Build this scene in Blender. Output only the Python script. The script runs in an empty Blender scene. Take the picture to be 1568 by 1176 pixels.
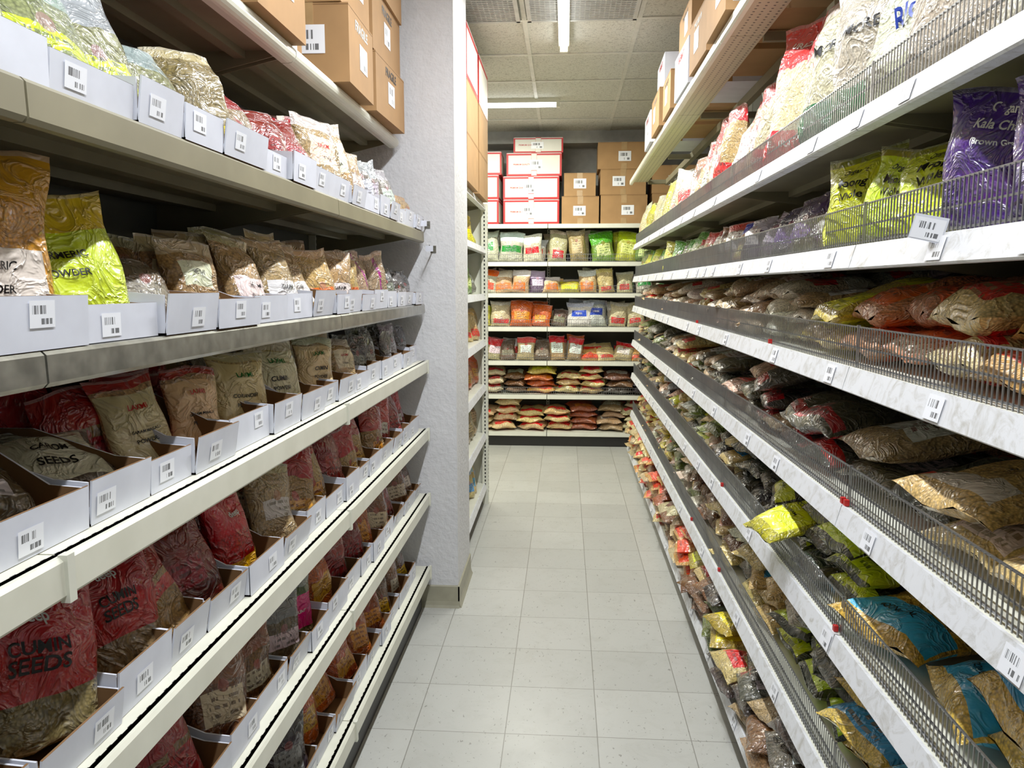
import bpy, math, random
from mathutils import Matrix, Vector, noise
random.seed(7)
R=random.random
def U(a,b): return a+(b-a)*random.random()
def c(r,g,b):
    f=lambda x:(x/255/12.92) if x/255<=0.04045 else ((x/255+0.055)/1.055)**2.4
    return (f(r),f(g),f(b),1.0)
rad=math.radians
# ------------------------------------------------------------------ node helpers
class NT:
    def __init__(s,name):
        s.mat=bpy.data.materials.new(name); s.mat.use_nodes=True
        s.t=s.mat.node_tree; s.b=s.t.nodes['Principled BSDF']
    def n(s,typ,**kw):
        n=s.t.nodes.new(typ)
        for k,v in kw.items(): setattr(n,k,v)
        return n
    def l(s,a,b): s.t.links.new(a,b)
    def put(s,sock,v):
        if isinstance(v,bpy.types.NodeSocket): s.l(v,sock)
        else: sock.default_value=v
    def m(s,op,a,b=None,cc=None):
        n=s.n('ShaderNodeMath',operation=op); s.put(n.inputs[0],a)
        if b is not None: s.put(n.inputs[1],b)
        if cc is not None: s.put(n.inputs[2],cc)
        return n.outputs[0]
    def mix(s,f,a,b,blend='MIX'):
        n=s.n('ShaderNodeMix',data_type='RGBA',blend_type=blend)
        s.put(n.inputs[0],f); s.put(n.inputs[6],a); s.put(n.inputs[7],b)
        return n.outputs[2]
    def noise(s,scale,detail=2,dist=0,vec=None,rough=.5):
        n=s.n('ShaderNodeTexNoise'); n.inputs['Scale'].default_value=scale
        n.inputs['Detail'].default_value=detail; n.inputs['Distortion'].default_value=dist
        n.inputs['Roughness'].default_value=rough
        s.l(vec if vec is not None else s.pos(),n.inputs['Vector']); return n.outputs['Fac']
    def pos(s):
        if not hasattr(s,'_p'): s._p=s.n('ShaderNodeNewGeometry')
        return s._p.outputs['Position']
    def sep(s,v):
        n=s.n('ShaderNodeSeparateXYZ'); s.l(v,n.inputs[0]); return n.outputs
    def bump(s,h,strength,dist=.01,coat=False):
        n=s.n('ShaderNodeBump'); n.inputs['Strength'].default_value=strength; n.inputs['Distance'].default_value=dist
        s.l(h,n.inputs['Height']); s.l(n.outputs[0],s.b.inputs['Normal'])
        if coat: s.l(n.outputs[0],s.b.inputs['Coat Normal'])
    def uv(s):
        n=s.n('ShaderNodeUVMap'); n.uv_map='UVMap'; return n.outputs[0]
def dark(col,k): return (col[0]*k,col[1]*k,col[2]*k,1)
def simple(name,col,rough=.5,metal=0,scale=20,var=.85,bump=0,bs=200,spec=.5):
    t=NT(name); f=t.noise(scale,3)
    r=t.n('ShaderNodeMapRange'); t.l(f,r.inputs[0]); r.inputs[1].default_value=.35; r.inputs[2].default_value=.7
    t.l(t.mix(r.outputs[0],dark(col,var),col),t.b.inputs['Base Color'])
    t.b.inputs['Roughness'].default_value=rough; t.b.inputs['Metallic'].default_value=metal
    t.b.inputs['Specular IOR Level'].default_value=spec
    if bump: t.bump(t.noise(bs,3),bump,.004)
    return t.mat
# ------------------------------------------------------------------ materials
M_plaster=simple('plaster_white',c(216,216,218),.75,bump=.9,bs=55,var=.95)
M_wall=simple('wall_paint',c(172,173,168),.8,bump=.3,bs=60)
M_base=simple('baseboard_vinyl',c(162,158,136),.45)
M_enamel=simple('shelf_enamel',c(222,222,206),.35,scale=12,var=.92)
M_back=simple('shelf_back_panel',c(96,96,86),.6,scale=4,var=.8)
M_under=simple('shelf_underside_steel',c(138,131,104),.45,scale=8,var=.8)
M_kick=simple('kick_plate',c(30,28,25),.5)
M_black=simple('dark_slot',c(12,12,12),.8)
M_wire=simple('fence_wire_steel',c(150,150,150),.28,metal=.8)
M_chrome=simple('price_rail_metal',c(165,162,148),.22,metal=.75,scale=30,var=.55)
M_kraft=simple('kraft_cardboard',c(170,130,84),.8,scale=9,var=.86)
M_kraftin=simple('kraft_inside',c(128,92,54),.85,scale=14,var=.8)
M_tape=simple('packing_tape',c(182,148,102),.25)
M_whitecard=simple('white_card',c(218,221,232),.6,scale=16,var=.9)
M_red=simple('red_plastic',c(190,20,20),.4)
M_inkk=simple('ink_black',c(18,16,16),.35)
M_inkw=simple('ink_white',c(240,240,235),.35)
M_inkr=simple('ink_red',c(190,15,15),.35)
M_inkg=simple('ink_green',c(10,110,40),.35)
M_inkb=simple('ink_blue',c(20,60,170),.35)
def perf():
    t=NT('perforated_enamel'); x,y,z=t.sep(t.pos())[:3]
    g=t._p.outputs['Normal']; nz=t.sep(g)[2]
    def d(v,p,w): return t.m('LESS_THAN',t.m('ABSOLUTE',t.m('SUBTRACT',t.m('FRACT',t.m('DIVIDE',v,p)),.5)),w)
    k=t.m('MULTIPLY',d(x,.0254,.14),d(y,.0254,.14)); k=t.m('MULTIPLY',k,t.m('GREATER_THAN',t.m('ABSOLUTE',nz),.5))
    t.l(t.mix(k,c(196,188,160),c(30,28,24)),t.b.inputs['Base Color']); t.b.inputs['Roughness'].default_value=.45
    return t.mat
M_perf=perf()
def stripdots():
    t=NT('shelf_deck_enamel'); x,y,z=t.sep(t.pos())[:3]; nz=t.sep(t._p.outputs['Normal'])[2]
    a=t.m('LESS_THAN',t.m('ABSOLUTE',t.m('ADD',x,.618)),.0035)
    b=t.m('LESS_THAN',t.m('ABSOLUTE',t.m('SUBTRACT',t.m('FRACT',t.m('DIVIDE',y,.0254)),.5)),.2)
    k=t.m('MULTIPLY',t.m('MULTIPLY',a,b),t.m('GREATER_THAN',nz,.5))
    base=t.mix(t.noise(14,3),c(206,205,186),c(230,229,212))
    t.l(t.mix(k,base,c(25,22,18)),t.b.inputs['Base Color']); t.b.inputs['Roughness'].default_value=.35
    return t.mat
M_deck=stripdots()
def stained():
    t=NT('stained_price_channel'); f=t.noise(24,6,1.2,rough=.7)
    r=t.n('ShaderNodeMapRange'); t.l(f,r.inputs[0]); r.inputs[1].default_value=.3; r.inputs[2].default_value=.52
    t.l(t.mix(r.outputs[0],c(188,186,180),c(226,228,232)),t.b.inputs['Base Color']); t.b.inputs['Roughness'].default_value=.4
    return t.mat
M_lip=stained()
def floor_mat():
    t=NT('vinyl_tile_floor'); x,y,z=t.sep(t.pos())[:3]
    fx=t.m('DIVIDE',t.m('ADD',x,.187),.3048); fy=t.m('DIVIDE',t.m('SUBTRACT',y,3.0),.3048)
    def edge(f): return t.m('LESS_THAN',t.m('SUBTRACT',.5,t.m('ABSOLUTE',t.m('SUBTRACT',t.m('FRACT',f),.5))),.005)
    j=t.m('MAXIMUM',edge(fx),edge(fy))
    cb=t.n('ShaderNodeCombineXYZ'); t.l(t.m('FLOOR',fx),cb.inputs[0]); t.l(t.m('FLOOR',fy),cb.inputs[1])
    wn=t.n('ShaderNodeTexWhiteNoise',noise_dimensions='3D'); t.l(cb.outputs[0],wn.inputs[0])
    base=t.mix(wn.outputs[0],c(176,176,170),c(188,188,182))
    base=t.mix(t.m('MULTIPLY',t.noise(2.2,4),.45),base,c(160,160,152))
    r0=t.n('ShaderNodeMapRange'); t.l(t.noise(9,5,1.0,rough=.7),r0.inputs[0]); r0.inputs[1].default_value=.5; r0.inputs[2].default_value=.78; r0.inputs[4].default_value=.35
    base=t.mix(r0.outputs[0],base,c(150,148,138))
    mp=t.n('ShaderNodeMapping'); mp.inputs['Scale'].default_value=(1,.5,1); t.l(t.pos(),mp.inputs[0])
    fl=t.noise(110,2,.8,vec=mp.outputs[0]); k=t.m('MULTIPLY',t.m('GREATER_THAN',fl,.69),.6)
    base=t.mix(k,base,c(96,92,84))
    base=t.mix(t.m('MULTIPLY',j,.7),base,c(96,92,82))
    t.l(base,t.b.inputs['Base Color'])
    r=t.n('ShaderNodeMapRange'); t.l(t.noise(6,4),r.inputs[0]); r.inputs[3].default_value=.22; r.inputs[4].default_value=.42
    t.l(r.outputs[0],t.b.inputs['Roughness']); t.bump(t.m('SUBTRACT',t.noise(9,3),j),.15,.003)
    return t.mat
def ceil_mat():
    t=NT('acoustic_ceiling_tile'); x,y,z=t.sep(t.pos())[:3]
    fx=t.m('DIVIDE',t.m('ADD',x,.23),.61); fy=t.m('DIVIDE',t.m('SUBTRACT',y,4.33),.62)
    cb=t.n('ShaderNodeCombineXYZ'); t.l(t.m('FLOOR',fx),cb.inputs[0]); t.l(t.m('FLOOR',fy),cb.inputs[1])
    wn=t.n('ShaderNodeTexWhiteNoise',noise_dimensions='3D'); t.l(cb.outputs[0],wn.inputs[0])
    base=t.mix(wn.outputs[0],c(196,195,184),c(212,211,201))
    k=t.m('MULTIPLY',t.m('GREATER_THAN',t.noise(70,4,1.5),.57),.5)
    base=t.mix(k,base,c(120,118,106)); t.l(base,t.b.inputs['Base Color']); t.b.inputs['Roughness'].default_value=.9
    t.bump(t.noise(70,4,1.5),.4,.004); return t.mat
def label_mat():
    t=NT('price_label'); u,v=t.sep(t.uv())[:2]
    cb=t.n('ShaderNodeCombineXYZ'); t.l(u,cb.inputs[0]); t.l(t.m('MULTIPLY',t.sep(t.pos())[1],3.0),cb.inputs[1])
    bars=t.m('GREATER_THAN',t.noise(26,0,0,vec=cb.outputs[0]),.5)
    def rng(s,a,b): return t.m('MULTIPLY',t.m('GREATER_THAN',s,a),t.m('LESS_THAN',s,b))
    k=t.m('MULTIPLY',bars,t.m('MULTIPLY',rng(u,.12,.7),rng(v,.5,.82)))
    tx=t.m('MULTIPLY',t.m('GREATER_THAN',t.noise(14,1,0,vec=cb.outputs[0]),.47),t.m('MULTIPLY',rng(u,.45,.88),rng(v,.12,.34)))
    k=t.m('MAXIMUM',k,tx)
    t.l(t.mix(t.m('MULTIPLY',k,.85),c(240,242,248),c(25,25,28)),t.b.inputs['Base Color']); t.b.inputs['Roughness'].default_value=.45
    return t.mat
M_label=label_mat()
def redcarton():
    t=NT('red_bordered_carton'); u,v=t.sep(t.uv())[:2]
    du=t.m('SUBTRACT',.5,t.m('ABSOLUTE',t.m('SUBTRACT',u,.5))); dv=t.m('SUBTRACT',.5,t.m('ABSOLUTE',t.m('SUBTRACT',v,.5)))
    k=t.m('MAXIMUM',t.m('LESS_THAN',du,.035),t.m('LESS_THAN',dv,.09))
    t.l(t.mix(k,t.mix(t.noise(8),c(215,212,200),c(230,228,218)),c(186,10,20)),t.b.inputs['Base Color'])
    t.b.inputs['Roughness'].default_value=.5; return t.mat
M_redc=redcarton()
def bag_mat():
    t=NT('printed_film_bag'); u,v=t.sep(t.uv())[:2]
    A,B,C,S=[t.n('ShaderNodeAttribute',attribute_name=k) for k in 'ABCS']
    s=t.n('ShaderNodeSeparateColor'); t.l(S.outputs['Color'],s.inputs[0]); hdr,lo,hi=s.outputs[:3]; hw0=S.outputs['Alpha']
    real=t.m('GREATER_THAN',hw0,.95); hw=t.m('SUBTRACT',hw0,real); fake=t.m('SUBTRACT',1.0,real)
    vw=t.m('ADD',v,t.m('MULTIPLY',t.m('SUBTRACT',t.noise(18,1),.5),.12))
    vo=t.n('ShaderNodeTexVoronoi'); vo.inputs['Scale'].default_value=210; t.l(t.pos(),vo.inputs['Vector'])
    g=t.m('SUBTRACT',1.3,t.m('MULTIPLY',vo.outputs['Distance'],.95))
    gm=t.n('ShaderNodeCombineColor'); [t.l(g,gm.inputs[i]) for i in range(3)]
    cont=t.mix(1.0,B.outputs['Color'],gm.outputs[0],'MULTIPLY')
    du=t.m('ABSOLUTE',t.m('SUBTRACT',u,.5))
    base=t.mix(t.m('GREATER_THAN',vw,t.m('SUBTRACT',1.0,hdr)),cont,A.outputs['Color'])
    seal=t.m('GREATER_THAN',v,.965)
    lab=t.m('MULTIPLY',t.m('MULTIPLY',t.m('GREATER_THAN',v,lo),t.m('LESS_THAN',v,hi)),t.m('LESS_THAN',du,hw))
    base=t.mix(lab,base,C.outputs['Color'])
    dv=t.m('MULTIPLY',t.m('SUBTRACT',v,t.m('ADD',hi,.03)),1.35)
    rr=t.m('SQRT',t.m('ADD',t.m('MULTIPLY',du,du),t.m('MULTIPLY',dv,dv)))
    crest=t.m('MULTIPLY',t.m('LESS_THAN',rr,.085),t.m('MULTIPLY',fake,t.m('GREATER_THAN',hw,.12)))
    base=t.mix(t.m('MULTIPLY',crest,.85),base,t.mix(.55,A.outputs['Color'],(.35,.02,.02,1)))
    rows=t.m('MULTIPLY',v,13.0); cb=t.n('ShaderNodeCombineXYZ'); t.l(t.m('MULTIPLY',u,18.0),cb.inputs[0])
    t.l(t.m('ADD',t.m('MULTIPLY',t.m('FLOOR',rows),7.3),t.m('MULTIPLY',hdr,9.0)),cb.inputs[1])
    w=t.m('GREATER_THAN',t.noise(1.0,1,0,vec=cb.outputs[0]),.48)
    r1=t.m('LESS_THAN',t.m('ABSOLUTE',t.m('SUBTRACT',t.m('FRACT',rows),.5)),.22)
    tx=t.m('MULTIPLY',t.m('MULTIPLY',w,r1),t.m('MULTIPLY',t.m('MULTIPLY',lab,fake),t.m('LESS_THAN',du,.24)))
    ink=t.mix(.7,A.outputs['Color'],(.01,.01,.01,1))
    base=t.mix(t.m('MULTIPLY',tx,.75),base,ink)
    base=t.mix(t.m('MULTIPLY',seal,.35),base,(.6,.6,.58,1))
    cr=t.m('ABSOLUTE',t.m('SUBTRACT',t.noise(17,3,1.8),.5)); ridge=t.m('POWER',t.m('SUBTRACT',1.0,t.m('MINIMUM',t.m('MULTIPLY',cr,9.0),1.0)),2.0)
    base=t.mix(t.m('MULTIPLY',ridge,.07),base,(.7,.7,.7,1))
    t.l(base,t.b.inputs['Base Color']); t.b.inputs['Roughness'].default_value=.42
    t.b.inputs['Specular IOR Level'].default_value=.3
    t.b.inputs['Coat Weight'].default_value=1.0; t.b.inputs['Coat Roughness'].default_value=.08; t.b.inputs['Coat IOR'].default_value=1.58
    h=t.m('ADD',t.m('ADD',t.noise(17,3,1.4),t.m('MULTIPLY',ridge,.35)),t.m('MULTIPLY',vo.outputs['Distance'],.03))
    t.bump(h,.6,.014,coat=True); return t.mat
M_bag=bag_mat()
BM=[M_bag,M_inkk,M_inkw,M_inkr,M_inkg,M_inkb]
INK={'k':1,'w':2,'r':3,'g':4,'b':5}
# ------------------------------------------------------------------ mesh builder
class MB:
    def __init__(s): s.v=[];s.f=[];s.m=[];s.sm=[];s.uv=[];s.at=[]
    def add(s,vs,fs,mat=0,uvs=None,at=None,smooth=False):
        b=len(s.v); s.v.extend([tuple(p) for p in vs]); n=len(vs)
        s.uv.extend(uvs if uvs else [(0,0)]*n); s.at.extend([at]*n)
        for f in fs: s.f.append([i+b for i in f]); s.m.append(mat); s.sm.append(smooth)
    def box(s,x0,x1,y0,y1,z0,z1,mat=0,M=None):
        P=[(x0,y0,z0),(x1,y0,z0),(x1,y1,z0),(x0,y1,z0),(x0,y0,z1),(x1,y0,z1),(x1,y1,z1),(x0,y1,z1)]
        if M: P=[M@Vector(p) for p in P]
        F=[(0,3,2,1),(4,5,6,7),(0,1,5,4),(1,2,6,5),(2,3,7,6),(3,0,4,7)]
        for f in F: s.add([P[i] for i in f],[(0,1,2,3)],mat,[(0,0),(1,0),(1,1),(0,1)])
    def boxc(s,x0,x1,y0,y1,z0,z1,mat=0):
        P=[(x0,y0,z0),(x1,y0,z0),(x1,y1,z0),(x0,y1,z0),(x0,y0,z1),(x1,y0,z1),(x1,y1,z1),(x0,y1,z1)]
        s.add(P,[(0,3,2,1),(4,5,6,7),(0,1,5,4),(1,2,6,5),(2,3,7,6),(3,0,4,7)],mat)
    def quad(s,P,mat): s.add(P,[(0,1,2,3)],mat,[(0,0),(1,0),(1,1),(0,1)])
    def prof(s,pts,y0,y1,mat,axis='y'):
        n=len(pts)
        if axis=='y': V=[(x,y0,z) for x,z in pts]+[(x,y1,z) for x,z in pts]
        else: V=[(y0,x,z) for x,z in pts]+[(y1,x,z) for x,z in pts]
        F=[(i,(i+1)%n,(i+1)%n+n,i+n) for i in range(n)]+[tuple(range(n))[::-1],tuple(range(n,2*n))]
        s.add(V,F,mat)
    def done(s,name,mats,parent=None):
        me=bpy.data.meshes.new(name); me.from_pydata(s.v,[],s.f)
        for m in mats: me.materials.append(m)
        me.polygons.foreach_set('material_index',s.m); me.polygons.foreach_set('use_smooth',s.sm)
        ul=me.uv_layers.new(name='UVMap'); li=[0]*len(me.loops); me.loops.foreach_get('vertex_index',li)
        flat=[]
        for i in li: flat.extend(s.uv[i])
        ul.data.foreach_set('uv',flat)
        if any(a is not None for a in s.at):
            z=((.5,.5,.5,1),)*4
            for k,nm in enumerate('ABCS'):
                a=me.attributes.new(nm,'FLOAT_COLOR','POINT'); fl=[]
                for q in s.at: fl.extend((q or z)[k])
                a.data.foreach_set('color',fl)
        me.update(); o=bpy.data.objects.new(name,me); bpy.context.scene.collection.objects.link(o)
        if parent: o.parent=parent
        return o
# ------------------------------------------------------------------ bags
_tx={}
def textmesh(txt):
    if txt in _tx: return _tx[txt]
    cu=bpy.data.curves.new('t','FONT'); cu.body=txt; cu.align_x='CENTER'; cu.align_y='CENTER'; cu.size=1; cu.resolution_u=3; cu.offset=.022
    ob=bpy.data.objects.new('t',cu); bpy.context.scene.collection.objects.link(ob)
    bpy.context.view_layer.update()
    dg=bpy.context.evaluated_depsgraph_get(); me=ob.evaluated_get(dg).to_mesh()
    vs=[(v.co.x,v.co.y) for v in me.vertices]; fs=[tuple(p.vertices) for p in me.polygons]
    w=max(v[0] for v in vs)-min(v[0] for v in vs)
    ob.evaluated_get(dg).to_mesh_clear(); bpy.data.objects.remove(ob); bpy.data.curves.remove(cu)
    _tx[txt]=([(x/w,y/w) for x,y in vs],fs); return _tx[txt]
def sst(a,b,x):
    x=min(1,max(0,(x-a)/(b-a))); return x*x*(3-2*x)
def jit(q,a=.13): return tuple(min(1,max(0,x*U(1-a,1+a)+U(-.006,.01))) for x in q[:3])+(1,)
def bag(mb,pos,rz,lean,w,h,t,sty,kind='pouch',roll=0,res=(8,11),text=True,flop=None):
    A,B,C,hdr,lo,hi,hw,txts=sty
    seed=R()*50; flop=U(-.12,.12) if flop is None else flop
    M=Matrix.Translation(pos)@Matrix.Rotation(rz,4,'Z')@Matrix.Rotation(-lean,4,'X')@Matrix.Rotation(roll,4,'Y')
    def P(u,v,sd,off=0):
        if kind=='pouch':
            f=math.sqrt(min(1,max(0,v)/.07))*(1-sst(.62,.95,v)*.82)*math.sqrt(min(1,max(0,1-v)/.04))
        else:
            q=abs(2*v-1); f=max(0,1-q**4)**.6
        e=max(0,1-abs(u)**2.8)**.55
        n=noise.noise(Vector((u*1.5+seed,v*2.6+seed*.3,sd*2+seed)))
        n2=noise.noise(Vector((u*4+seed,v*7,sd*3+seed)))
        tk=t/2*(e*f*(1+.5*n)+.2*n2*(e+.1))
        if kind=='lie' and sd>0: tk*=.7
        y=sd*tk+math.sin(u*4.2+seed)*.04*w*(v**5+(1-v)**7*(kind!='pouch'))+flop*h*max(0,v-.72)**1.4*2 + sd*off
        x=w/2*u*(1-.10*f+.04*math.sin(v*9+seed))
        z=h*v+.03*h*math.sin(u*3+seed)*v
        return M@Vector((x,y,z))
    nu,nv=res; k=U(.82,1.12); Bj=(B[0]*k,B[1]*k,B[2]*k,1); fx=0 if (txts and text) else 1
    at=(jit(A),jit(Bj,.07),jit(C),(min(.9,hdr*(U(.75,1.25) if fx else 1)),lo+fx*U(-.03,.03),hi+fx*U(-.06,.06),hw*(U(.8,1.1) if fx else 1)+(1-fx)))
    for sd in (-1,1):
        vs=[];uv=[];fs=[]
        for j in range(nv+1):
            v=j/nv; v=.5-.5*math.cos(v*math.pi)
            for i in range(nu+1):
                u=math.sin((i/nu-.5)*math.pi); vs.append(P(u,v,sd)); uv.append((u*.5+.5 if sd<0 else .5-u*.5,v))
        for j in range(nv):
            for i in range(nu):
                a=j*(nu+1)+i; q=(a,a+1,a+nu+2,a+nu+1); fs.append(q if sd<0 else q[::-1])
        mb.add(vs,fs,0,uv,at,True)
    if text:
        for (tt,vc,wf,ink) in txts:
            vs,fs=textmesh(tt)
            V=[P(max(-1,min(1,x*2*wf)),min(.97,max(.03,vc+y*wf*w/h)),-1,.0028) for x,y in vs]
            mb.add(V,fs,INK[ink],None,None,True)
def S(A,B,C,hdr,lo,hi,hw=.36,*txts,name=None): return ((A,B,C,hdr,lo,hi,hw,list(txts)),name)
tan=c(184,148,94); clear=c(176,178,170); dred=c(130,4,8); red=c(196,4,8)
ST={
'limeclear':S(c(160,168,160),c(140,146,92),c(206,224,10),.35,.1,.42,.42),
'limeclear2':S(c(180,190,184),c(170,178,140),c(210,228,20),.25,.3,.6,.3),
'coriseed':S(c(180,168,130),c(144,130,76),c(232,216,10),.12,.02,.2,.49,('CORIANDER',.11,.42,'k')),
'dkred':S(dred,c(100,4,8),c(146,4,10),.7,.2,.5,.3),
'dkred2':S(c(150,4,10),c(150,114,70),c(160,6,12),.4,.0,.4,.5),
'laxmi':S(c(200,190,164),tan,c(228,214,184),.18,.35,.72,.3,('LAXMI',.6,.22,'r'),('DHANA',.45,.25,'k')),
'silver':S(c(150,152,156),c(120,114,102),c(206,208,210),.3,.3,.6),
'red':S(red,c(150,6,8),c(220,210,190),.55,.25,.45,.3),
'beige':S(c(186,156,108),c(190,154,104),c(228,218,196),.15,.3,.6),
'turmeric':S(c(210,144,0),c(204,132,0),c(232,222,196),.3,.16,.46,.4,('TURMERIC',.37,.37,'k'),('POWDER',.25,.32,'k'),name='turmeric_powder_bag'),
'lime':S(c(226,194,0),c(200,158,0),c(196,230,0),.32,.14,.7,.49,('TURMERIC',.52,.4,'k'),('POWDER',.38,.34,'k'),name='turmeric_pouch'),
'dkbag':S(c(84,68,54),c(98,76,50),c(136,124,104),.4,.2,.5),
'methi':S(c(170,150,118),c(164,126,80),c(228,214,184),.2,.4,.7,.32,('METHI',.55,.28,'k'),name='fenugreek_bag'),
'garam':S(c(180,158,120),c(170,136,90),c(236,232,220),.14,.1,.42,.4,('GARAM',.33,.34,'k'),('MASALA',.2,.34,'k'),name='garam_masala_bag'),
'orangelab':S(c(206,172,116),c(204,162,100),c(232,110,10),.12,.08,.38,.4),
'purplelab':S(c(200,182,156),c(190,162,120),c(150,10,130),.12,.0,.95,.06),
'eds':S(c(172,164,150),c(112,102,84),c(228,224,210),.2,.1,.8,.42,('SEEDS',.35,.38,'k'),('CAROM',.52,.38,'k'),name='carom_seed_bag'),
'garam2':S(c(178,30,14),c(198,158,104),c(222,192,138),.12,.04,.82,.49,('LAXMI',.66,.3,'r'),('GARAM MASALA',.4,.43,'k'),('POWDER',.3,.34,'k'),name='garam_masala_bag'),
'coripow':S(c(198,174,118),c(192,162,104),c(216,190,134),.14,.04,.84,.49,('LAXMI',.68,.3,'g'),('CORIANDER',.42,.42,'k'),('POWDER',.3,.34,'k'),name='coriander_powder_bag'),
'cumpow':S(c(208,194,158),c(198,172,120),c(220,202,154),.14,.04,.84,.49,('LAXMI',.7,.32,'g'),('CUMIN',.46,.34,'k'),('POWDER',.33,.36,'k'),name='cumin_powder_bag'),
'redcumin':S(c(180,2,8),c(146,122,78),c(184,2,8),.55,.32,.6,.49,('deep',.8,.2,'w'),('CUMIN',.62,.4,'k'),('SEEDS',.51,.4,'k'),name='cumin_seed_bag'),
'redtop':S(c(160,4,10),c(166,128,76),c(190,8,10),.45,.45,.62,.5),
'redtan':S(c(170,6,10),c(184,142,78),c(214,150,40),.4,.15,.32,.3),
'redgold':S(c(210,2,8),c(190,2,6),c(232,170,0),.5,.02,.22,.4,('deep',.7,.22,'w'),name='chili_powder_bag'),
'pink':S(c(150,150,146),c(80,90,30),c(226,0,120),.3,.12,.6,.49,('MOUNT',.36,.3,'w')),
'black':S(c(50,48,48),c(44,36,30),c(136,132,128),.4,.15,.5),
'greyclear':S(c(124,122,118),c(100,84,60),c(210,208,202),.35,.2,.45),
'orange':S(c(210,84,0),c(210,94,0),c(220,150,30),.3,.2,.5),
'orange2':S(c(170,54,4),c(160,72,10),c(232,130,10),.3,.2,.45),
'brownbag':S(c(130,74,40),c(126,76,30),c(214,196,164),.35,.2,.5),
'yellowlab':S(c(80,54,32),c(110,66,26),c(232,190,0),.3,.1,.35),
'ricebig':S(c(196,196,184),c(216,210,182),c(210,210,200),.1,.15,.5,.0,('NAFA',.68,.42,'k'),('RICE',.4,.4,'b'),name='rice_bag'),
'ricegreen':S(c(196,196,180),c(218,206,172),c(10,96,46),.12,.02,.22,.42,('MORE',.55,.36,'k'),name='rice_bag'),
'urad':S(c(206,2,14),c(226,212,162),c(206,4,18),.36,.0,.2,.49,('URAD',.80,.36,'w'),('EXTRA',.1,.34,'w'),name='urad_dal_bag'),
'whitegrain':S(c(212,204,182),c(220,204,156),c(206,8,16),.12,.1,.34),
'whitegrain2':S(c(196,200,176),c(226,214,168),c(200,220,40),.14,.1,.3),
'redwhite':S(c(206,8,12),c(216,194,146),c(234,232,222),.3,.3,.6),
'whitered':S(c(230,228,218),c(226,216,194),c(206,8,16),.3,.3,.55,.4),
'whitegreen':S(c(226,230,222),c(210,208,186),c(20,140,50),.3,.3,.55,.4),
'whiteor':S(c(230,226,214),c(220,188,134),c(232,110,0),.3,.1,.45,.4),
'purple':S(c(66,0,134),c(66,0,126),c(90,40,130),.3,.2,.42,.25,('Organic',.86,.3,'w'),('Kala Chana',.74,.42,'w'),('(Brown Gram)',.62,.36,'w'),name='kala_chana_bag'),
'moongw':S(c(140,140,30),c(120,118,30),c(206,220,0),.14,.04,.9,.49,('Organic',.78,.28,'k'),('Moong',.64,.36,'k'),('Whole',.5,.34,'k'),name='whole_moong_bag'),
'dkpurple':S(c(50,28,86),c(54,36,60),c(100,50,160),.4,.2,.5),
'clearpurple':S(c(180,166,190),c(98,66,106),c(226,216,236),.3,.3,.6),
'blueyel':S(c(0,40,190),c(210,144,40),c(240,220,0),.4,.1,.4),
'greenbag':S(c(70,170,10),c(114,160,34),c(222,234,150),.4,.2,.5),
'vermi':S(c(224,44,0),c(224,168,84),c(232,64,0),.3,.05,.3,.5),
'peach':S(c(230,120,74),c(224,140,90),c(236,90,20),.2,.1,.35,.5),
'creamy':S(c(234,200,124),c(236,206,140),c(220,20,10),.14,.1,.3),
'yellowc':S(c(230,218,10),c(208,182,54),c(236,232,0),.3,.1,.5),
'redwh2':S(c(206,10,16),c(190,154,108),c(236,232,222),.25,.3,.7),
'pinkish':S(c(222,202,194),c(218,172,140),c(220,50,40),.2,.2,.6),
'dkclear':S(c(116,118,110),c(74,68,54),c(176,10,10),.2,.05,.2,.5),
'dkclear2':S(c(148,152,144),c(84,80,60),c(202,202,190),.2,.3,.6,.25),
'toor':S(c(234,210,134),c(232,200,120),c(236,228,200),.1,.1,.3,.36,('TOOR DAL',.5,.38,'k'),name='toor_dal_bag'),
'moongdal':S(c(232,196,66),c(234,196,72),c(60,180,232),.1,.08,.34,.49,('MOONG DAL',.2,.44,'k'),('ORGANIC',.5,.3,'b'),name='moong_dal_bag'),
'neon':S(c(58,66,48),c(62,66,34),c(218,234,0),.2,.04,.24,.49,('MOONG DAL',.14,.4,'k')),
'neonb':S(c(50,54,48),c(66,62,38),c(34,40,32),.2,.1,.7,.4,('MOONG WHOLE',.6,.38,'w')),
'neony':S(c(224,236,0),c(206,200,20),c(226,238,0),.3,.1,.75,.46,('MOONG',.5,.36,'k'),('GREEN GRAM',.36,.38,'k'),name='green_moong_bag'),
'bluewh':S(c(170,200,220),c(224,192,112),c(50,160,222),.25,.2,.5),
'brown2':S(c(146,92,54),c(122,76,38),c(234,224,206),.2,.3,.6),
'urid':S(c(116,118,114),c(84,78,68),c(234,234,230),.2,.2,.6,.36,('URID WHOLE',.4,.4,'k')),
'greenpulse':S(c(76,128,40),c(102,116,38),c(200,218,120),.25,.2,.5),
'creamred':S(c(216,24,12),c(228,198,126),c(222,14,14),.2,.1,.32,.4),
'poha':S(c(200,210,224),c(226,226,218),c(10,70,190),.2,.4,.66,.3,('POHA',.53,.26,'w'),name='flattened_rice_bag'),
'orwhite':S(c(232,96,0),c(222,210,192),c(232,60,0),.3,.1,.4),
'tanlogo':S(c(150,140,102),c(168,144,92),c(204,184,136),.2,.3,.65,.3),
'yelgreen':S(c(206,222,20),c(204,202,60),c(232,240,130),.3,.2,.5),
'bluepack':S(c(20,70,180),c(200,200,196),c(230,232,236),.35,.3,.6),
}
AL=rad(24)
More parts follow.
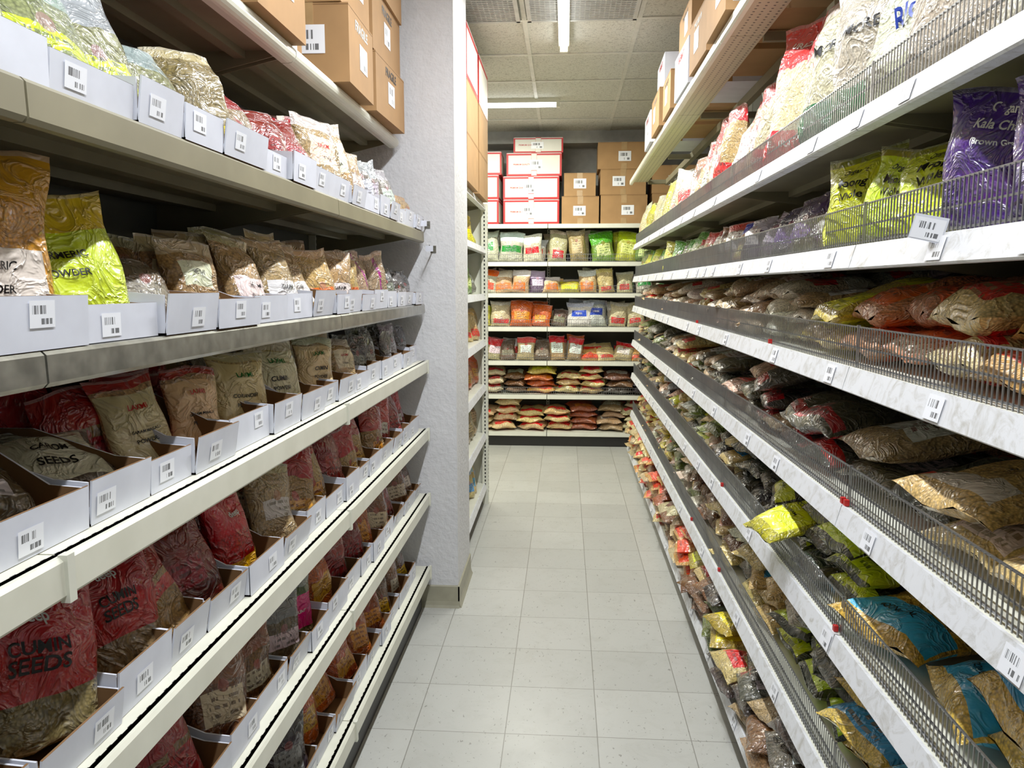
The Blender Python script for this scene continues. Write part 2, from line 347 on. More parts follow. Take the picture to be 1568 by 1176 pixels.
def frame(side,xf):
    if side=='L': return (lambda s,d,z:(xf-d,s,z)),(rad(90)-AL)
    if side=='R': return (lambda s,d,z:(xf+d,s,z)),(rad(-90)+AL*.8)
    return (lambda s,d,z:(s,xf+d,z)),0.0
def seg(segs,s):
    for g in segs:
        if s<g[0]: return g
    return segs[-1]
def emit(group,key,*a,front=True,**k):
    sty,nm=ST[key]
    if nm and front:
        mb=MB(); bag(mb,*a,sty=sty,**k); mb.done(nm,BM)
    else: bag(group,*a,sty=sty,text=front,**k)
def upright(name,side,xf,z0,segs,s0,s1,rows=2,pitch=.15,lean=12,slots=None,zmax=9,skip=None):
    g=MB(); P,rz=frame(side,xf)
    if slots is None:
        slots=[];s=s0
        while s<s1:
            pk=pitch*U(.85,1.15); slots.append(s+pk/2); s+=pk
    for s in slots:
        q=seg(segs,s); _,keys,w,h,t=q[:5]; ln=q[5] if len(q)>5 else lean
        for r in range(rows)[::-1]:
            if skip and r==0 and skip[0]<s<skip[1]: continue
            key=random.choice(keys); hh=h*U(.86,1.06)
            sc=min(1,(zmax-z0-.01)/hh) if ln<45 else 1
            hh*=sc; d=.03+t/2+r*(t*1.05+.02)+U(-.014,.014)
            emit(g,key,P(s+U(-.014,.014),d,z0+(t*.4 if ln>50 else .002)),rz+rad(U(-16,16)),rad(ln+U(-8,10)),w*U(.92,1.08),hh,t*U(.9,1.25),front=(r==0),roll=rad(U(-9,9)),res=(10,14) if r==0 and abs(s)<2.6 else (7,9))
    return g.done(name,BM)
def lying(name,side,xf,z0,segs,s0,s1,gap,rows=2,dd=.02,fill=.8):
    g=MB(); P,rz=frame(side,xf); rz={'L':rad(90),'R':rad(-90),'B':0}[side]
    s=s0
    while s<s1:
        _,keys,w,l,t=seg(segs,s)[:5]; w*=U(.92,1.1); t*=U(.85,1.12)
        n=max(1,round(gap*fill/(t*.82))); n=n-(R()<.35) if n>1 else n
        key=random.choice(keys)
        for k in range(n):
            if R()<.35: key=random.choice(keys)
            for r in range(rows)[::-1]:
                d=dd+U(-.02,.04)+r*l*.93
                emit(g,key,P(s+w/2+U(-.02,.02),d,z0+t*.42+k*t*.82),rz+rad(U(-17,17)),rad(85+U(-12,4)*(k==n-1)),w,l*U(.9,1.04),t*U(.95,1.15),kind='lie',front=(r==0 and k==n-1),res=(10,13) if s<3 and r==0 else (6,8),flop=0)
        s+=w*.95
    return g.done(name,BM)
# ------------------------------------------------------------------ room shell
def room():
    def slab(n,x0,x1,y0,y1,z0,z1,m):
        b=MB(); b.box(x0,x1,y0,y1,z0,z1); return b.done(n,[m])
    X0,X1,Y0,Y1,H=-3.0,1.35,-1.8,7.6,2.88
    slab('floor',X0-.1,X1+.1,Y0-.1,Y1+.1,-.1,0,floor_mat())
    slab('ceiling',X0-.1,X1+.1,Y0-.1,Y1+.1,H,H+.1,ceil_mat())
    slab('wall_back',X0-.1,X1+.1,Y1,Y1+.1,0,H,M_wall); slab('wall_front',X0-.1,X1+.1,Y0-.1,Y0,0,H,M_wall)
    slab('wall_left',X0-.1,X0,Y0,Y1,0,H,M_wall); slab('wall_right',X1,X1+.1,Y0,Y1,0,H,M_wall)
    b=MB(); b.box(-.95,-.48,3.39,3.82,0,H); o=b.done('wall_column',[M_plaster])
    m=o.modifiers.new('b','BEVEL'); m.width=.012; m.segments=3
    b=MB(); p=[(0,0),(.016,0),(.010,.012),(.006,.03),(.006,.1),(0,.105)]
    b.prof([(3.39-x,z) for x,z in p],-.956,-.474,0,axis='x')
    b.prof([(-.48+x,z) for x,z in p],3.384,3.826,0)
    b.done('baseboard_column',[M_base])
    b=MB(); b.box(X0,X1,7.32,7.6,2.77,H); b.done('wall_soffit',[M_wall])
    b=MB(); x=-.23-.61*4
    while x<X1: b.boxc(x-.012,x+.012,Y0,Y1,H-.006,H,0); x+=.61
    y=4.33-.62*9
    while y<Y1: b.boxc(X0,X1,y-.012,y+.012,H-.007,H-.001,0); y+=.62
    b.done('trim_ceiling_grid',[simple('tbar_white',c(214,213,202),.5)])
    for k,(xa,xb) in enumerate([(-.83,-.25),(-.21,.36)]):
        b=MB(); ya,yb=3.74,4.30; z=H-.012
        b.boxc(xa,xb,ya,yb,H-.01,H-.007,1)
        for q in range(22):
            yy=ya+.02+q*(yb-ya-.04)/21; b.boxc(xa+.02,xb-.02,yy-.004,yy+.004,z-.012,z,0)
        for q in range(22):
            xx=xa+.02+q*(xb-xa-.04)/21; b.boxc(xx-.003,xx+.003,ya+.02,yb-.02,z-.009,z,0)
        for a in [(xa,xa+.02,ya,yb),(xb-.02,xb,ya,yb),(xa,xb,ya,ya+.02),(xa,xb,yb-.02,yb)]: b.boxc(*a,z-.014,z,0)
        b.done('ceiling_vent',[simple('vent_enamel%d'%k,c(190,190,184),.5),M_kick])
room()
# ------------------------------------------------------------------ shelving
def shelf(b,side,xf,xb,y0,y1,zb,zt,joints,kind):
    sg=-1 if side=='L' else 1
    def X(d): return xf+sg*d
    ys=[y0]+[j for j in joints if y0<j<y1]+[y1]
    for a,e in zip(ys[:-1],ys[1:]):
        a+=.002; e-=.002
        dm={'deck':5,'perf':6}.get(kind,0)
        b.boxc(min(X(.012),xb),max(X(.012),xb),a,e,zt-.012,zt,dm)
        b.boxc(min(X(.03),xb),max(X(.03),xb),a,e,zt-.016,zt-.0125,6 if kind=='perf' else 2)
        if kind=='right': P=[(X(.020),zt),(X(.012),zt+.002),(X(.0),zb+.003),(X(.004),zb),(X(.03),zb)]; mt=4
        elif kind=='tube':
            r=(zt-zb)/2; P=[(X(r-r*math.cos(rad(q))),(zt+zb)/2+r*math.sin(rad(q))) for q in range(-90,91,20)]+[(X(.04),zt),(X(.04),zb)]; mt=0
        else: P=[(X(.02),zt),(X(.006),zt),(X(.001),zt-.005),(X(0),zb+.006),(X(.006),zb),(X(.02),zb)]; mt={'rail':3,'deck':5,'beige':2}.get(kind,0)
        b.prof(P,a,e,mt)
        if kind!='perf':
            for k in range(1,3):
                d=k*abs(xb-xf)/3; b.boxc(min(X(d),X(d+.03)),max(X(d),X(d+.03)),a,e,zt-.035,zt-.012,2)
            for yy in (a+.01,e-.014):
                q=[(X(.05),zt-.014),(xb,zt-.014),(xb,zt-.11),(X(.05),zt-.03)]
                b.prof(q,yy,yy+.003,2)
        if kind in('deck',):
            b.prof([(X(-.004),zb-.004),(X(.008),zb-.004),(X(.008),zt+.003),(X(-.004),zt+.003)],e-.008,e+.006,1)
GM=[M_enamel,M_enamel,M_under,M_chrome,M_lip,M_deck,M_perf,M_back,M_kick,M_black]
def post(b,x0,x1,y0,y1,h,face):
    b.boxc(x0,x1,y0,y1,0,h,0)
    z=.08
    while z<h-.05:
        if 'y' in face: b.boxc((x0+x1)/2-.004,(x0+x1)/2+.004,y0-.0008,y1+.0008,z,z+.014,9)
        if 'x' in face: b.boxc(x0-.0008,x1+.0008,(y0+y1)/2-.004,(y0+y1)/2+.004,z,z+.014,9)
        z+=.0254
LJ=[-.35,.87,2.09]; LY0,LY1=-.6,3.36
L=[('A',1.655,1.705,-.61,'beige'),('B',1.350,1.394,-.61,'rail'),('C',1.092,1.145,-.60,'deck'),('D',.790,.842,-.60,'deck'),('E',.493,.545,-.60,'deck'),('F',.150,.205,-.60,'deck')]
b=MB(); b.boxc(-1.13,-1.11,LY0,LY1,0,2.6,7)
shelf(b,'L',-.713,-1.11,LY0,LY1,2.055,2.10,LJ,'tube')
for n,zb,zt,xf,k in L: shelf(b,'L',xf,-1.11,LY0,LY1,zb,zt,LJ,k)
b.boxc(-1.11,-.645,LY0,LY1,0,.15,8)
for y in LJ+[3.345]: post(b,-1.11,-1.08,y-.015,y+.015,2.6,'x')
b.done('left_gondola_shelving',GM)
RJ=[.35+1.22*k for k in range(6)]; RY0,RY1=-.6,6.5; RX=.552
RS=[(1.765,1.808),(1.503,1.548),(1.263,1.310),(.982,1.028),(.705,.752),(.385,.432)]
b=MB(); b.boxc(1.18,1.2,RY0,RY1,0,2.7,7)
for zb,zt in RS: shelf(b,'R',RX,1.18,RY0,RY1,zb,zt,RJ,'right')
shelf(b,'R',.53,1.18,RY0,RY1,.10,.14,RJ,'right'); b.boxc(.58,1.18,RY0,RY1,0,.1,8)
shelf(b,'R',.515,.66,RY0,RY1,2.285,2.325,RJ,'perf')
for y in RJ+[RY1-.02]:
    post(b,1.15,1.18,y-.015,y+.015,2.7,'x')
    b.boxc(.66,1.16,y-.01,y+.01,2.29,2.32,2)
b.boxc(.80,.83,RY0,RY1,2.285,2.325,2); b.boxc(1.02,1.05,RY0,RY1,2.285,2.325,2)
b.done('right_gondola_shelving',GM)
def fence(b,side,x,y0,y1,z0,h,joints,axis='y',sp=.0127):
    r=.001
    def bx(a0,a1,p0,p1,zz0,zz1):
        if axis=='y': b.boxc(p0,p1,a0,a1,zz0,zz1)
        else: b.boxc(a0,a1,p0,p1,zz0,zz1)
    for zz in (z0+.008,z0+h*.5,z0+h): bx(y0,y1,x-.0016,x+.0016,zz-.0016,zz+.0016)
    y=y0
    while y<y1: bx(y-r,y+r,x-r-.002,x+r-.002,z0,z0+h); y+=sp
    for j in joints:
        if y0<j<y1: bx(j-.003,j+.003,x-.003,x+.003,z0,z0+h+.004)
fm=[M_wire,M_red]
for (zb,zt) in RS:
    b=MB(); fence(b,'R',RX+.026,RY0,RY1,zt,.08,RJ)
    if zt<1.4:
        for k in range(2):
            y=random.choice([1.57,2.79,2.18,3.4,4.01])+U(-.02,.02); b.boxc(RX+.014,RX+.023,y-.005,y+.005,zt+.002,zt+.014,1)
    b.done('wire_shelf_fence',fm)
b=MB()
for (zb,zt) in RS+[(.10,.14)]:
    xf=RX if zb>.2 else .53; y=.35
    while y<6.3:
        w=.05
        def q(yy,fz): 
            z=zb+.004+(zt-zb)*fz; return (xf+.012*fz-.0018,yy,z)
        b.quad([q(y+w,.05),q(y,.05),q(y,.85),q(y+w,.85)],0); y+=U(.15,.7)
o=b.done('shelf_price_labels',[M_label])
b=MB(); M=Matrix.Translation((.545,1.23,1.548))@Matrix.Rotation(rad(-35),4,'Z')@Matrix.Rotation(rad(14),4,'Y')
b.box(-.024,.024,-.002,.0,-.01,.028,1,M); b.quad([M@Vector(p) for p in [(-.022,-.0026,-.008),(.022,-.0026,-.008),(.022,-.0026,.024),(-.022,-.0026,.024)]],0)
b.box(-.006,.006,0,.03,-.01,-.004,1,M); b.done('price_tag_holder',[M_label,M_whitecard])
# ------------------------------------------------------------------ display trays (left)
def trays(name,z0,xf,depth,front,back,y0,y1,plain=False):
    b=MB(); y=y0; cs=[]; th=.003
    while y<y1-.1:
        w=min(U(.13,.2),y1-y); a,e=y+.003,y+w-.003; x0=xf+U(-.012,.004); xb=xf-depth; z=z0+.001; hf=front*U(.84,1.14); hb=back*U(.8,1.2)
        b.boxc(xb,x0,a,e,z,z+th,1)
        M=Matrix.Translation((x0,0,z))@Matrix.Rotation(rad(U(0,11)),4,'Y')
        b.box(-th,0,a,e,0,hf,0,M); b.quad([M@Vector(p) for p in [(-th-.0006,e,0),(-th-.0006,a,0),(-th-.0006,a,hf),(-th-.0006,e,hf)]],1)
        b.quad([M@Vector(p) for p in [(-th,a,hf+.0004),(0,a,hf+.0004),(0,e,hf+.0004),(-th,e,hf+.0004)]],1)
        for ya,yb_,inn in ((a,a+th,a+th+.0006),(e-th,e,e-th-.0006)):
            P=[(x0-.001,z),(x0-.001,z+hf*.96),(x0-.05,z+hf*1.02),(x0-depth*.45,z+hb),(xb,z+hb),(xb,z)]
            b.prof(P,ya,yb_,0)
            b.add([(x,inn,zz) for x,zz in P],[tuple(range(6))],1)
        b.boxc(xb,xb+th,a,e,z,z+hb,1)
        lw=.045; ly=a+U(.01,max(.011,w-lw-.02)); hh=min(hf-.008,.032); zo=U(.006,max(.007,hf-hh-.004))
        b.quad([M@Vector(p) for p in [(.0012,ly,zo),(.0012,ly+lw,zo),(.0012,ly+lw,zo+hh),(.0012,ly,zo+hh)]],2)
        cs.append((a+e)/2); y+=w
    b.done(name,[M_whitecard,M_kraftin,M_label]); return cs
T={}
for n,zb,zt,xf,k in L:
    fr=.058 if n in 'AB' else .064
    T[n]=trays('cardboard_display_trays',zt,xf-(.004 if n in 'AB' else .036),.40,fr,.12 if n in 'CDEF' else .085,.15,3.33)
SEG={
'A':[(1.14,['limeclear','limeclear2'],.17,.24,.06,24),(1.34,['limeclear'],.16,.22,.06,24),(1.62,['coriseed'],.16,.24,.07,18),(1.98,['dkred','dkred','dkred2'],.18,.2,.08,24),(2.35,['laxmi','dkred2'],.18,.26,.07),(2.6,['beige','laxmi'],.15,.2,.06),(2.98,['silver','laxmi'],.15,.2,.06),(3.14,['red'],.13,.18,.05),(9,['beige'],.12,.15,.05)],
'B':[(1.2,['dkbag','orangelab'],.16,.2,.06),(1.42,['dkbag'],.15,.15,.06,25),(1.58,['methi'],.14,.17,.05,14),(1.98,['garam'],.14,.2,.05,16),(2.3,['orangelab','garam'],.14,.2,.05,16),(2.5,['orangelab'],.13,.17,.05),(2.85,['purplelab','beige'],.12,.18,.05),(9,['dkbag','black'],.12,.14,.05)],
'C':[(.95,['limeclear2','greyclear'],.15,.15,.05,60),(1.17,['eds'],.16,.2,.045,68),(1.62,['dkred2','redtan'],.13,.165,.05,20),(2.3,['beige','laxmi'],.15,.18,.055,16),(2.55,['laxmi','cumpow'],.13,.17,.05),(9,['greyclear','silver','black'],.1,.165,.03,8)],
'D':[(1.02,['redtop'],.19,.2,.085,12),(1.3,['redtop','dkred2'],.17,.2,.07,18),(1.62,['redgold','red','dkred'],.15,.22,.06,14),(2.3,['redtan','dkred2','dkred','beige'],.16,.22,.06,12),(9,['redtan','red','redgold','dkred'],.13,.2,.05)],
'E':[(1.45,['black','dkred2','brownbag'],.16,.2,.06),(1.78,['greyclear','brownbag','black'],.15,.18,.05),(2.02,['pink'],.16,.2,.05),(9,['orange2','yellowlab','orange','dkred','brownbag'],.14,.2,.05)],
'F':[(1.9,['yellowlab','orange2','black'],.15,.2,.06),(2.35,['orange'],.15,.22,.06),(9,['brownbag','orange2','yellowlab','orange'],.14,.2,.05)]}
tops={'A':2.05,'B':1.655,'C':1.35,'D':1.09,'E':.79,'F':.49}
SK={'B':(0,1.24),'C':(1.17,2.3),'D':(0,1.22)}
for n,zb,zt,xf,k in L:
    upright('spice_bags','L',xf-(.01 if n in'AB' else .045),zt+.006,SEG[n],0,0,rows=3,slots=T[n],zmax=tops[n],skip=SK.get(n))
for key,p,yaw,ln,ro,w,h,t in [
    ('turmeric',(-.715,.905,1.402),62,8,4,.19,.245,.07),('lime',(-.69,1.055,1.402),50,18,-8,.19,.21,.06),('turmeric',(-.71,.66,1.402),66,8,-3,.19,.24,.07),
    ('garam2',(-.715,1.27,1.153),62,20,-6,.125,.17,.05),('garam2',(-.71,1.44,1.153),60,16,3,.12,.165,.05),('coripow',(-.71,1.64,1.153),60,14,6,.15,.18,.055),
    ('cumpow',(-.71,1.88,1.153),58,12,-4,.155,.185,.055),('cumpow',(-.70,2.13,1.153),60,14,8,.14,.18,.05),
    ('redcumin',(-.71,.93,.85),62,10,4,.20,.225,.09),('redcumin',(-.70,1.14,.85),62,16,-5,.17,.20,.07),('redcumin',(-.71,.68,.85),64,10,0,.19,.22,.085)]:
    mb=MB(); bag(mb,p,rad(yaw),rad(ln),w,h,t,ST[key][0],roll=rad(ro),res=(14,18)); mb.done(ST[key][1],BM)
# ------------------------------------------------------------------ right stock
xf=RX+.03
upright('rice_and_bean_bags','R',xf-.018,1.81,[(1.6,['ricebig'],.3,.36,.13,16),(1.95,['ricegreen'],.25,.38,.12,13),(2.65,['urad'],.23,.42,.11,11),(3.5,['redwhite','whitegrain','whitered','creamred'],.19,.35,.08),(4.2,['creamred','redwhite','brown2','whitered'],.18,.30,.08),(9,['whitegrain2','whitegrain','yelgreen'],.18,.31,.07)],.25,6.4,rows=2,pitch=.205,zmax=2.27)
upright('organic_bean_bags','R',xf-.01,1.55,[(1.4,['purple'],.2,.215,.07,2),(1.76,['moongw'],.19,.205,.07,16),(2.35,['dkpurple','clearpurple'],.18,.19,.06,26),(2.7,['clearpurple'],.15,.17,.06,25),(3.0,['blueyel'],.15,.17,.05,20),(3.9,['redwh2','brown2','redwhite'],.15,.17,.05,20),(9,['greenbag','yelgreen','greenpulse'],.15,.19,.05,12)],.2,6.4,rows=2,pitch=.185,zmax=1.768)
lying('lentil_bags','R',xf,1.312,[(1.2,['vermi','creamy'],.2,.28,.08),(1.6,['peach','vermi'],.2,.28,.075),(2.05,['yellowc','creamy'],.19,.27,.07),(3,['redwh2','pinkish','whitered'],.19,.26,.06),(9,['redwh2','pinkish','whitered','creamred','dkclear2'],.17,.26,.055)],.2,6.4,.165,fill=.9)
lying('lentil_bags','R',xf,1.03,[(1.22,['toor'],.24,.3,.09),(1.9,['dkclear','dkclear2','redwh2'],.23,.3,.085),(3,['dkclear2','dkclear','redwh2','pinkish'],.2,.28,.07),(9,['dkclear2','redwh2','greenpulse','whitered','creamred'],.17,.26,.06)],.2,6.4,.2,fill=.75)
lying('lentil_bags','R',xf,.754,[(1.5,['moongdal'],.25,.31,.1),(2.7,['neon','neonb','neon'],.2,.29,.075),(9,['neon','bluepack','bluewh','redwh2','greenpulse','pinkish','black'],.17,.26,.06)],.2,6.4,.2,fill=.85)
lying('lentil_bags','R',xf,.434,[(1.5,['bluewh','moongdal'],.22,.3,.085),(2.0,['brown2','dkclear2','neon'],.2,.28,.075),(3.2,['brown2','neon','bluewh','dkclear2','whitered'],.19,.27,.07),(9,['brown2','creamred','yellowc','greenpulse','whitered'],.17,.26,.06)],.2,6.4,.25,fill=.85)
lying('lentil_bags','R',.535,.142,[(1.9,['urid','creamred'],.2,.28,.07),(2.5,['urid','brown2','redwh2','creamred'],.19,.27,.07),(3.3,['greenpulse','creamred','brown2','yellowc','black'],.18,.27,.06),(9,['creamred','redwhite','creamy','vermi','brown2','orange2'],.17,.26,.06)],.2,6.4,.22,fill=.95,dd=-.01)
b=MB(); bag(b,(.50,1.99,.835),rad(-80),rad(76),.18,.28,.07,ST['neony'][0],kind='lie',res=(14,16),flop=0); b.done('green_moong_bag',BM)
# ------------------------------------------------------------------ cartons
def carton(name,x0,x1,y0,y1,z0,z1,kind='kraft',rot=0,labs=('y',),txt=None):
    b=MB(); cx,cy=(x0+x1)/2,(y0+y1)/2; hx,hy,h=(x1-x0)/2,(y1-y0)/2,z1-z0
    M=Matrix.Translation((cx,cy,z0+.001))@Matrix.Rotation(rad(rot),4,'Z')
    b.box(-hx,hx,-hy,hy,0,h-.004,0,M)
    b.box(-hx,-.002,-hy,hy,h-.004,h,0,M); b.box(.002,hx,-hy,hy,h-.004,h,0,M)
    b.box(-.025,.025,-hy-.0008,hy+.0008,h-.0005,h+.0008,1,M)
    b.box(-.025,.025,-hy-.0012,-hy,h-.07,h,1,M); b.box(-.025,.025,-hy-.0012,-hy,0,.05,1,M)
    b.box(-hx-.0005,hx+.0005,-hy-.0004,hy+.0004,h-.0065,h-.0045,3,M)
    if 'y' in labs:
        lw,lh=min(.11,hx*.9),min(.085,h*.45); ox=U(-hx*.2,hx*.25); oz=h*U(.25,.42)
        b.quad([M@Vector(p) for p in [(ox-lw/2,-hy-.002,oz),(ox+lw/2,-hy-.002,oz),(ox+lw/2,-hy-.002,oz+lh),(ox-lw/2,-hy-.002,oz+lh)]],2)
    for sx in (1,-1):
        if 'x' in labs:
            lw,lh=.1,.08; oz=h*.3; oy=U(-.3,.3)*hy
            P=[(sx*(hx+.0012),oy-sx*lw/2,oz),(sx*(hx+.0012),oy+sx*lw/2,oz),(sx*(hx+.0012),oy+sx*lw/2,oz+lh),(sx*(hx+.0012),oy-sx*lw/2,oz+lh)]
            b.quad([M@Vector(p) for p in P],2)
            pr=('FRAGILE' if sx>0 else 'THIS SIDE UP') if kind=='kraft' else 'BASMATI'
            vs,fs=textmesh(pr); q=min(.16,hy*1.3)
            b.add([M@Vector((sx*(hx+.001),sx*x*q,h*.82+y*q)) for x,y in vs],fs,4)
    if txt:
        vs,fs=textmesh(txt); b.add([M@Vector((-hx*.45+x*.1,-hy-.003,h*.72+y*.1)) for x,y in vs],fs,4)
    if kind=='red':
        vs,fs=textmesh('PREMIUM QUALITY'); b.add([M@Vector((-hx*.45+x*.15,-hy-.002,h*.5+y*.15)) for x,y in vs],fs,4)
    o=b.done(name,[M_redc if kind=='red' else (M_whitecard if kind=='white' else M_kraft),M_tape if kind!='red' else M_redc,M_label,M_kraftin if kind=='kraft' else M_whitecard,M_inkr if kind!='kraft' else M_inkk])
    return o
for (x0,x1,y0,y1,z0,z1,tx) in [(-1.05,-.69,.55,.95,2.1,2.42,0),(-1.06,-.7,.98,1.35,2.1,2.36,0),(-1.04,-.7,1.38,1.72,2.1,2.38,0),(-1.02,-.69,1.78,2.1,2.1,2.36,0),(-1.0,-.78,2.14,2.34,2.1,2.24,0),
    (-.945,-.675,2.46,2.78,2.1,2.335,'90177'),(-.95,-.69,2.46,2.78,2.337,2.58,0),(-.945,-.68,2.86,3.3,2.1,2.31,0),(-.945,-.69,2.84,3.3,2.312,2.53,0),(-.94,-.68,2.86,3.3,2.532,2.74,0),(-1.05,-.7,1.8,2.12,2.362,2.6,0)]:
    carton('cardboard_box',x0,x1,y0,y1,z0,z1,rot=U(-1.5,1.5),labs=('y','x'),txt=tx or None)
bx=[(.9,.4),(1.32,.38),(1.74,.36),(2.14,.4),(2.58,.38),(3.0,.4),(3.45,.42),(3.92,.36),(4.33,.42),(4.8,.4)]
for i,(y,d) in enumerate(bx):
    h=U(.18,.22); carton('cardboard_box',.5+U(-.02,.01),.83,y,y+d-.03,2.326,2.326+h,rot=U(-1,1),labs=('y','x'),kind='kraft' if i%3 else 'white')
    if i%2==0: carton('cardboard_box',.52,.84,y,y+d-.04,2.328+h,2.328+h+U(.16,.2),rot=U(-1,1),labs=('y','x'),kind='kraft' if i%4 else 'white')
# ------------------------------------------------------------------ back wall shelving
BZ=[1.665,1.385,1.08,.77,.46,.115]; BY=7.02
b=MB(); b.boxc(-2.0,1.3,7.5,7.52,0,2.3,7)
def bshelf(zb,zt,yb=7.5):
    for a,e in ((-2.0,-1.08),(-1.08,-.16),(-.16,.76),(.76,1.3)):
        a+=.003;e-=.003
        b.boxc(a,e,BY+.01,yb,zt-.014,zt,0); b.boxc(a,e,BY+.03,yb,zt-.018,zt-.0145,2)
        b.prof([(BY+.016,zt),(BY+.004,zt),(BY,zb+.004),(BY+.004,zb),(BY+.016,zb)],a,e,0,axis='x')
for z in BZ+[2.0]: bshelf(z-.018,z+.022)
b.boxc(-2,1.3,7.06,7.5,0,.095,8)
for x in (-2,-1.08,-.16,.76): post(b,x-.015,x+.015,7.47,7.5,2.3,'y')
b.done('back_gondola_shelving',GM)
b=MB()
for z in BZ[:5]: fence(b,'B',BY+.014,-2,1.3,z+.02,.07,[],axis='x',sp=.02)
b.done('wire_shelf_fence',fm)
bs=BY+.03
upright('grocery_bags','B',bs,BZ[0]+.023,[(-.8,['yellowc'],.2,.26,.1),(-.42,['whitegreen','whitegrain'],.24,.30,.1,6),(-.17,['whitered'],.19,.24,.08,8),(.28,['tanlogo','whitegrain'],.18,.3,.09,6),(.6,['yelgreen','greenbag'],.22,.29,.09,6),(9,['greenbag'],.2,.26,.1)],-1.9,1.05,rows=2,pitch=.2,zmax=1.98)
upright('grocery_bags','B',bs,BZ[1]+.023,[(-.4,['whiteor','orwhite'],.18,.22,.07,6),(-.16,['clearpurple','whitered','redwhite'],.17,.2,.07),(.12,['yellowc','creamy','whiteor'],.2,.15,.07,30),(.4,['whitered','creamy','whiteor'],.17,.24,.07),(9,['whitegreen','whitegrain'],.16,.2,.07)],-1.9,1.05,rows=2,pitch=.16,zmax=1.64)
upright('grocery_bags','B',bs,BZ[2]+.023,[(-.66,['yelgreen'],.17,.22,.07,6),(-.4,['whitegreen','whitegrain'],.2,.22,.07,6),(-.17,['orange'],.2,.23,.07,6),(.12,['dkbag','whitered','tanlogo'],.15,.18,.07),(.38,['poha'],.24,.25,.09,5),(9,['whitegrain','whitered'],.17,.22,.07)],-1.9,1.05,rows=2,pitch=.18,zmax=1.36)
upright('grocery_bags','B',bs,BZ[3]+.023,[(-.17,['redwhite','whitered','dkbag','whiteor'],.16,.2,.07,10),(.1,['redwh2','whitered','orwhite'],.16,.22,.07,10),(9,['vermi','creamy','redwhite','whiteor'],.19,.17,.07,35)],-1.9,1.05,rows=2,pitch=.15,zmax=1.05)
lying('grocery_bags','B',bs,BZ[4]+.023,[(-.5,['dkbag','brown2','whitegrain'],.2,.24,.08),(-.2,['orange','yellowc','vermi'],.26,.24,.08),(.3,['orange','creamred','orange2'],.25,.24,.08),(9,['brown2','black','redwh2'],.25,.24,.08)],-1.9,.9,.24,rows=1,fill=.9)
lying('grocery_bags','B',bs,BZ[5]+.023,[(-.45,['whitegrain','creamy','tanlogo'],.26,.25,.08),(-.16,['orange','vermi','creamred'],.26,.25,.08),(.25,['creamred','orange2','whitered'],.26,.25,.08),(9,['whitegrain','redwh2','creamred'],.26,.25,.08)],-1.9,.9,.27,rows=1,fill=.95)
z=2.023
for (x0,x1,zz,h,k) in [(-.56,-.06,z,.215,'red'),(-.56,-.06,z+.218,.2,'red'),(-.53,-.04,z+.42,.2,'red'),(-.47,-.03,z+.622,.13,'red'),
    (-1.06,-.6,z,.22,'red'),(-1.06,-.6,z+.222,.21,'red'),(-1.0,-.58,z+.434,.2,'red'),
    (-.04,.29,z,.24,'kraft'),(.31,.72,z,.25,'kraft'),(-.02,.26,z+.242,.2,'kraft'),(.30,.7,z+.252,.22,'kraft'),(.28,.74,z+.474,.23,'kraft'),(.76,1.16,z,.26,'kraft'),(.76,1.15,z+.262,.24,'kraft')]:
    carton('red_trim_carton' if k=='red' else 'cardboard_box',x0,x1,7.06,7.44,zz,zz+h,kind=k,rot=U(-1,1))
# ------------------------------------------------------------------ second left gondola (beyond the column)
b=MB(); GX=-.52; b.boxc(-.98,-.96,3.95,5.13,0,2.0,7)
for zb,zt in [(.1,.14),(.45,.49),(.78,.82),(1.08,1.12),(1.38,1.42),(1.68,1.72),(1.96,2.0)]: shelf(b,'L',GX,-.96,3.95,5.13,zb,zt,[],'right')
post(b,-.55,-.51,5.10,5.14,2.0,'xy'); post(b,-.55,-.51,3.93,3.96,2.0,'xy'); post(b,-.98,-.94,5.10,5.14,2.0,'xy')
b.boxc(-.98,-.55,5.135,5.14,.0,2.0,0); b.boxc(-.96,-.56,3.95,5.1,0,.1,8)
b.done('end_gondola_shelving',GM)
for z,kk in [(.145,['bluewh','creamred']),(.495,['redwh2','tanlogo']),(.825,['whitegrain','orange']),(1.125,['silver','creamy']),(1.425,['greenbag','silver']),(1.725,['yellowc'])]:
    upright('packaged_food_bags','L',GX-.03,z,[(9,kk,.14,.2,.06)],4.0,5.05,rows=1,pitch=.15,zmax=z+.24)
for i,(z0,h,k) in enumerate([(2.002,.24,'kraft'),(2.244,.26,'kraft'),(2.506,.27,'red')]):
    carton('cardboard_box' if k=='kraft' else 'red_trim_carton',-.9,-.5,4.0,4.5,z0,z0+h,kind=k); carton('cardboard_box' if k=='kraft' else 'red_trim_carton',-.9,-.5,4.55,5.05,z0,z0+h,kind=k)
for (x,z) in [(-.60,1.735),(-.575,1.63)]:
    b=MB(); b.boxc(x-.012,x+.012,3.386,3.39,z-.015,z+.015,0); b.boxc(x-.002,x+.002,3.29,3.388,z-.002,z+.002,0); b.boxc(x-.002,x+.002,3.288,3.292,z-.002,z+.014,0)
    b.boxc(x-.016,x+.016,3.284,3.286,z-.014,z+.01,1)
    b.done('display_hook',[M_chrome,M_whitecard])
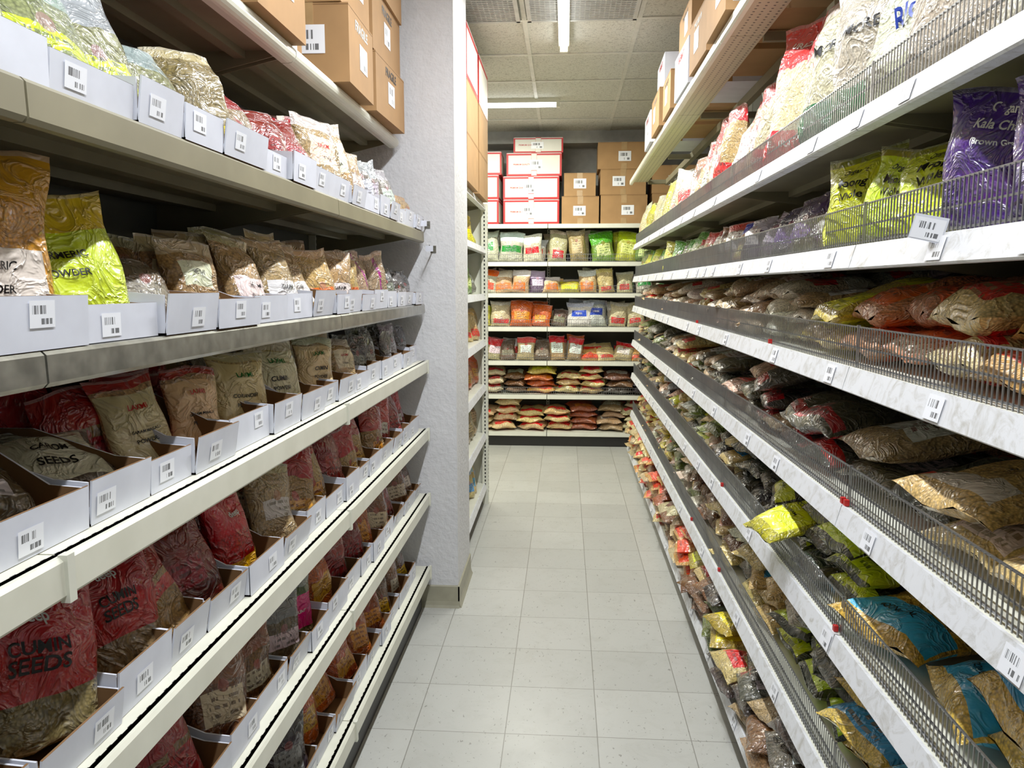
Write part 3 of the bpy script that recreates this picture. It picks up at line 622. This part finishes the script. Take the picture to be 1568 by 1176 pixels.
# ------------------------------------------------------------------ lights
def emis(name,col,st):
    t=NT(name); t.b.inputs['Base Color'].default_value=(1,1,1,1); t.b.inputs['Emission Color'].default_value=col
    t.b.inputs['Emission Strength'].default_value=st
    return t.mat
M_em=emis('led_tube_glow',(.95,.98,1,1),14)
def tube(x,y,ln,axis,energy,col):
    e=MB(); z=2.88
    a0,a1=-ln/2,ln/2
    def bx(p0,p1,q0,q1,zz0,zz1,m):
        if axis=='y': e.boxc(x+q0,x+q1,y+p0,y+p1,zz0,zz1,m)
        else: e.boxc(x+p0,x+p1,y+q0,y+q1,zz0,zz1,m)
    bx(a0,a1,-.03,.03,z-.03,z,0); bx(a0-.006,a0+.02,-.022,.022,z-.062,z-.03,0); bx(a1-.02,a1+.006,-.022,.022,z-.062,z-.03,0)
    n=12; V=[];F=[]
    for k,p in enumerate((a0+.02,a1-.02)):
        for i in range(n):
            t=2*math.pi*i/n; q=.016*math.cos(t); zz=z-.044+.016*math.sin(t)
            V.append((x+q,y+p,zz) if axis=='y' else (x+p,y+q,zz))
    F=[(i,(i+1)%n,(i+1)%n+n,i+n) for i in range(n)]; e.add(V,F,1,smooth=True)
    e.done('ceiling_tube_light',[M_enamel,M_em])
    l=bpy.data.lights.new('tube_lamp','AREA'); l.shape='RECTANGLE'; l.size=ln-.05; l.size_y=.04; l.energy=energy; l.color=col
    o=bpy.data.objects.new('tube_lamp',l); bpy.context.scene.collection.objects.link(o)
    o.location=(x,y,z-.066); o.rotation_euler=(0,0,rad(90) if axis=='y' else 0)
cool=(.93,.96,1.0); warm=(1.0,.99,.84)
tube(-.02,4.12,1.2,'y',48,(.98,1,.94)); tube(-.02,2.1,1.2,'y',50,cool); tube(-.02,.3,1.2,'y',46,cool)
tube(-.66,6.1,1.2,'x',85,warm); tube(-2.0,5.2,1.2,'x',30,warm)
w=bpy.data.worlds.new('world'); bpy.context.scene.world=w; w.use_nodes=True; w.node_tree.nodes['Background'].inputs[0].default_value=(.5,.55,.6,1); w.node_tree.nodes['Background'].inputs[1].default_value=.3
# ------------------------------------------------------------------ camera
cam=bpy.data.cameras.new('camera'); co=bpy.data.objects.new('camera',cam); bpy.context.scene.collection.objects.link(co)
co.location=(0,0,1.47); co.rotation_euler=(rad(90-7.2),0,rad(3.91)); cam.lens=27.2; cam.sensor_width=36; cam.clip_start=.02
bpy.context.scene.camera=co
vs=bpy.context.scene.view_settings
try:
    vs.view_transform='Standard'; vs.look='None'; vs.exposure=-.5; vs.gamma=1.1
except Exception as ex: print(ex)
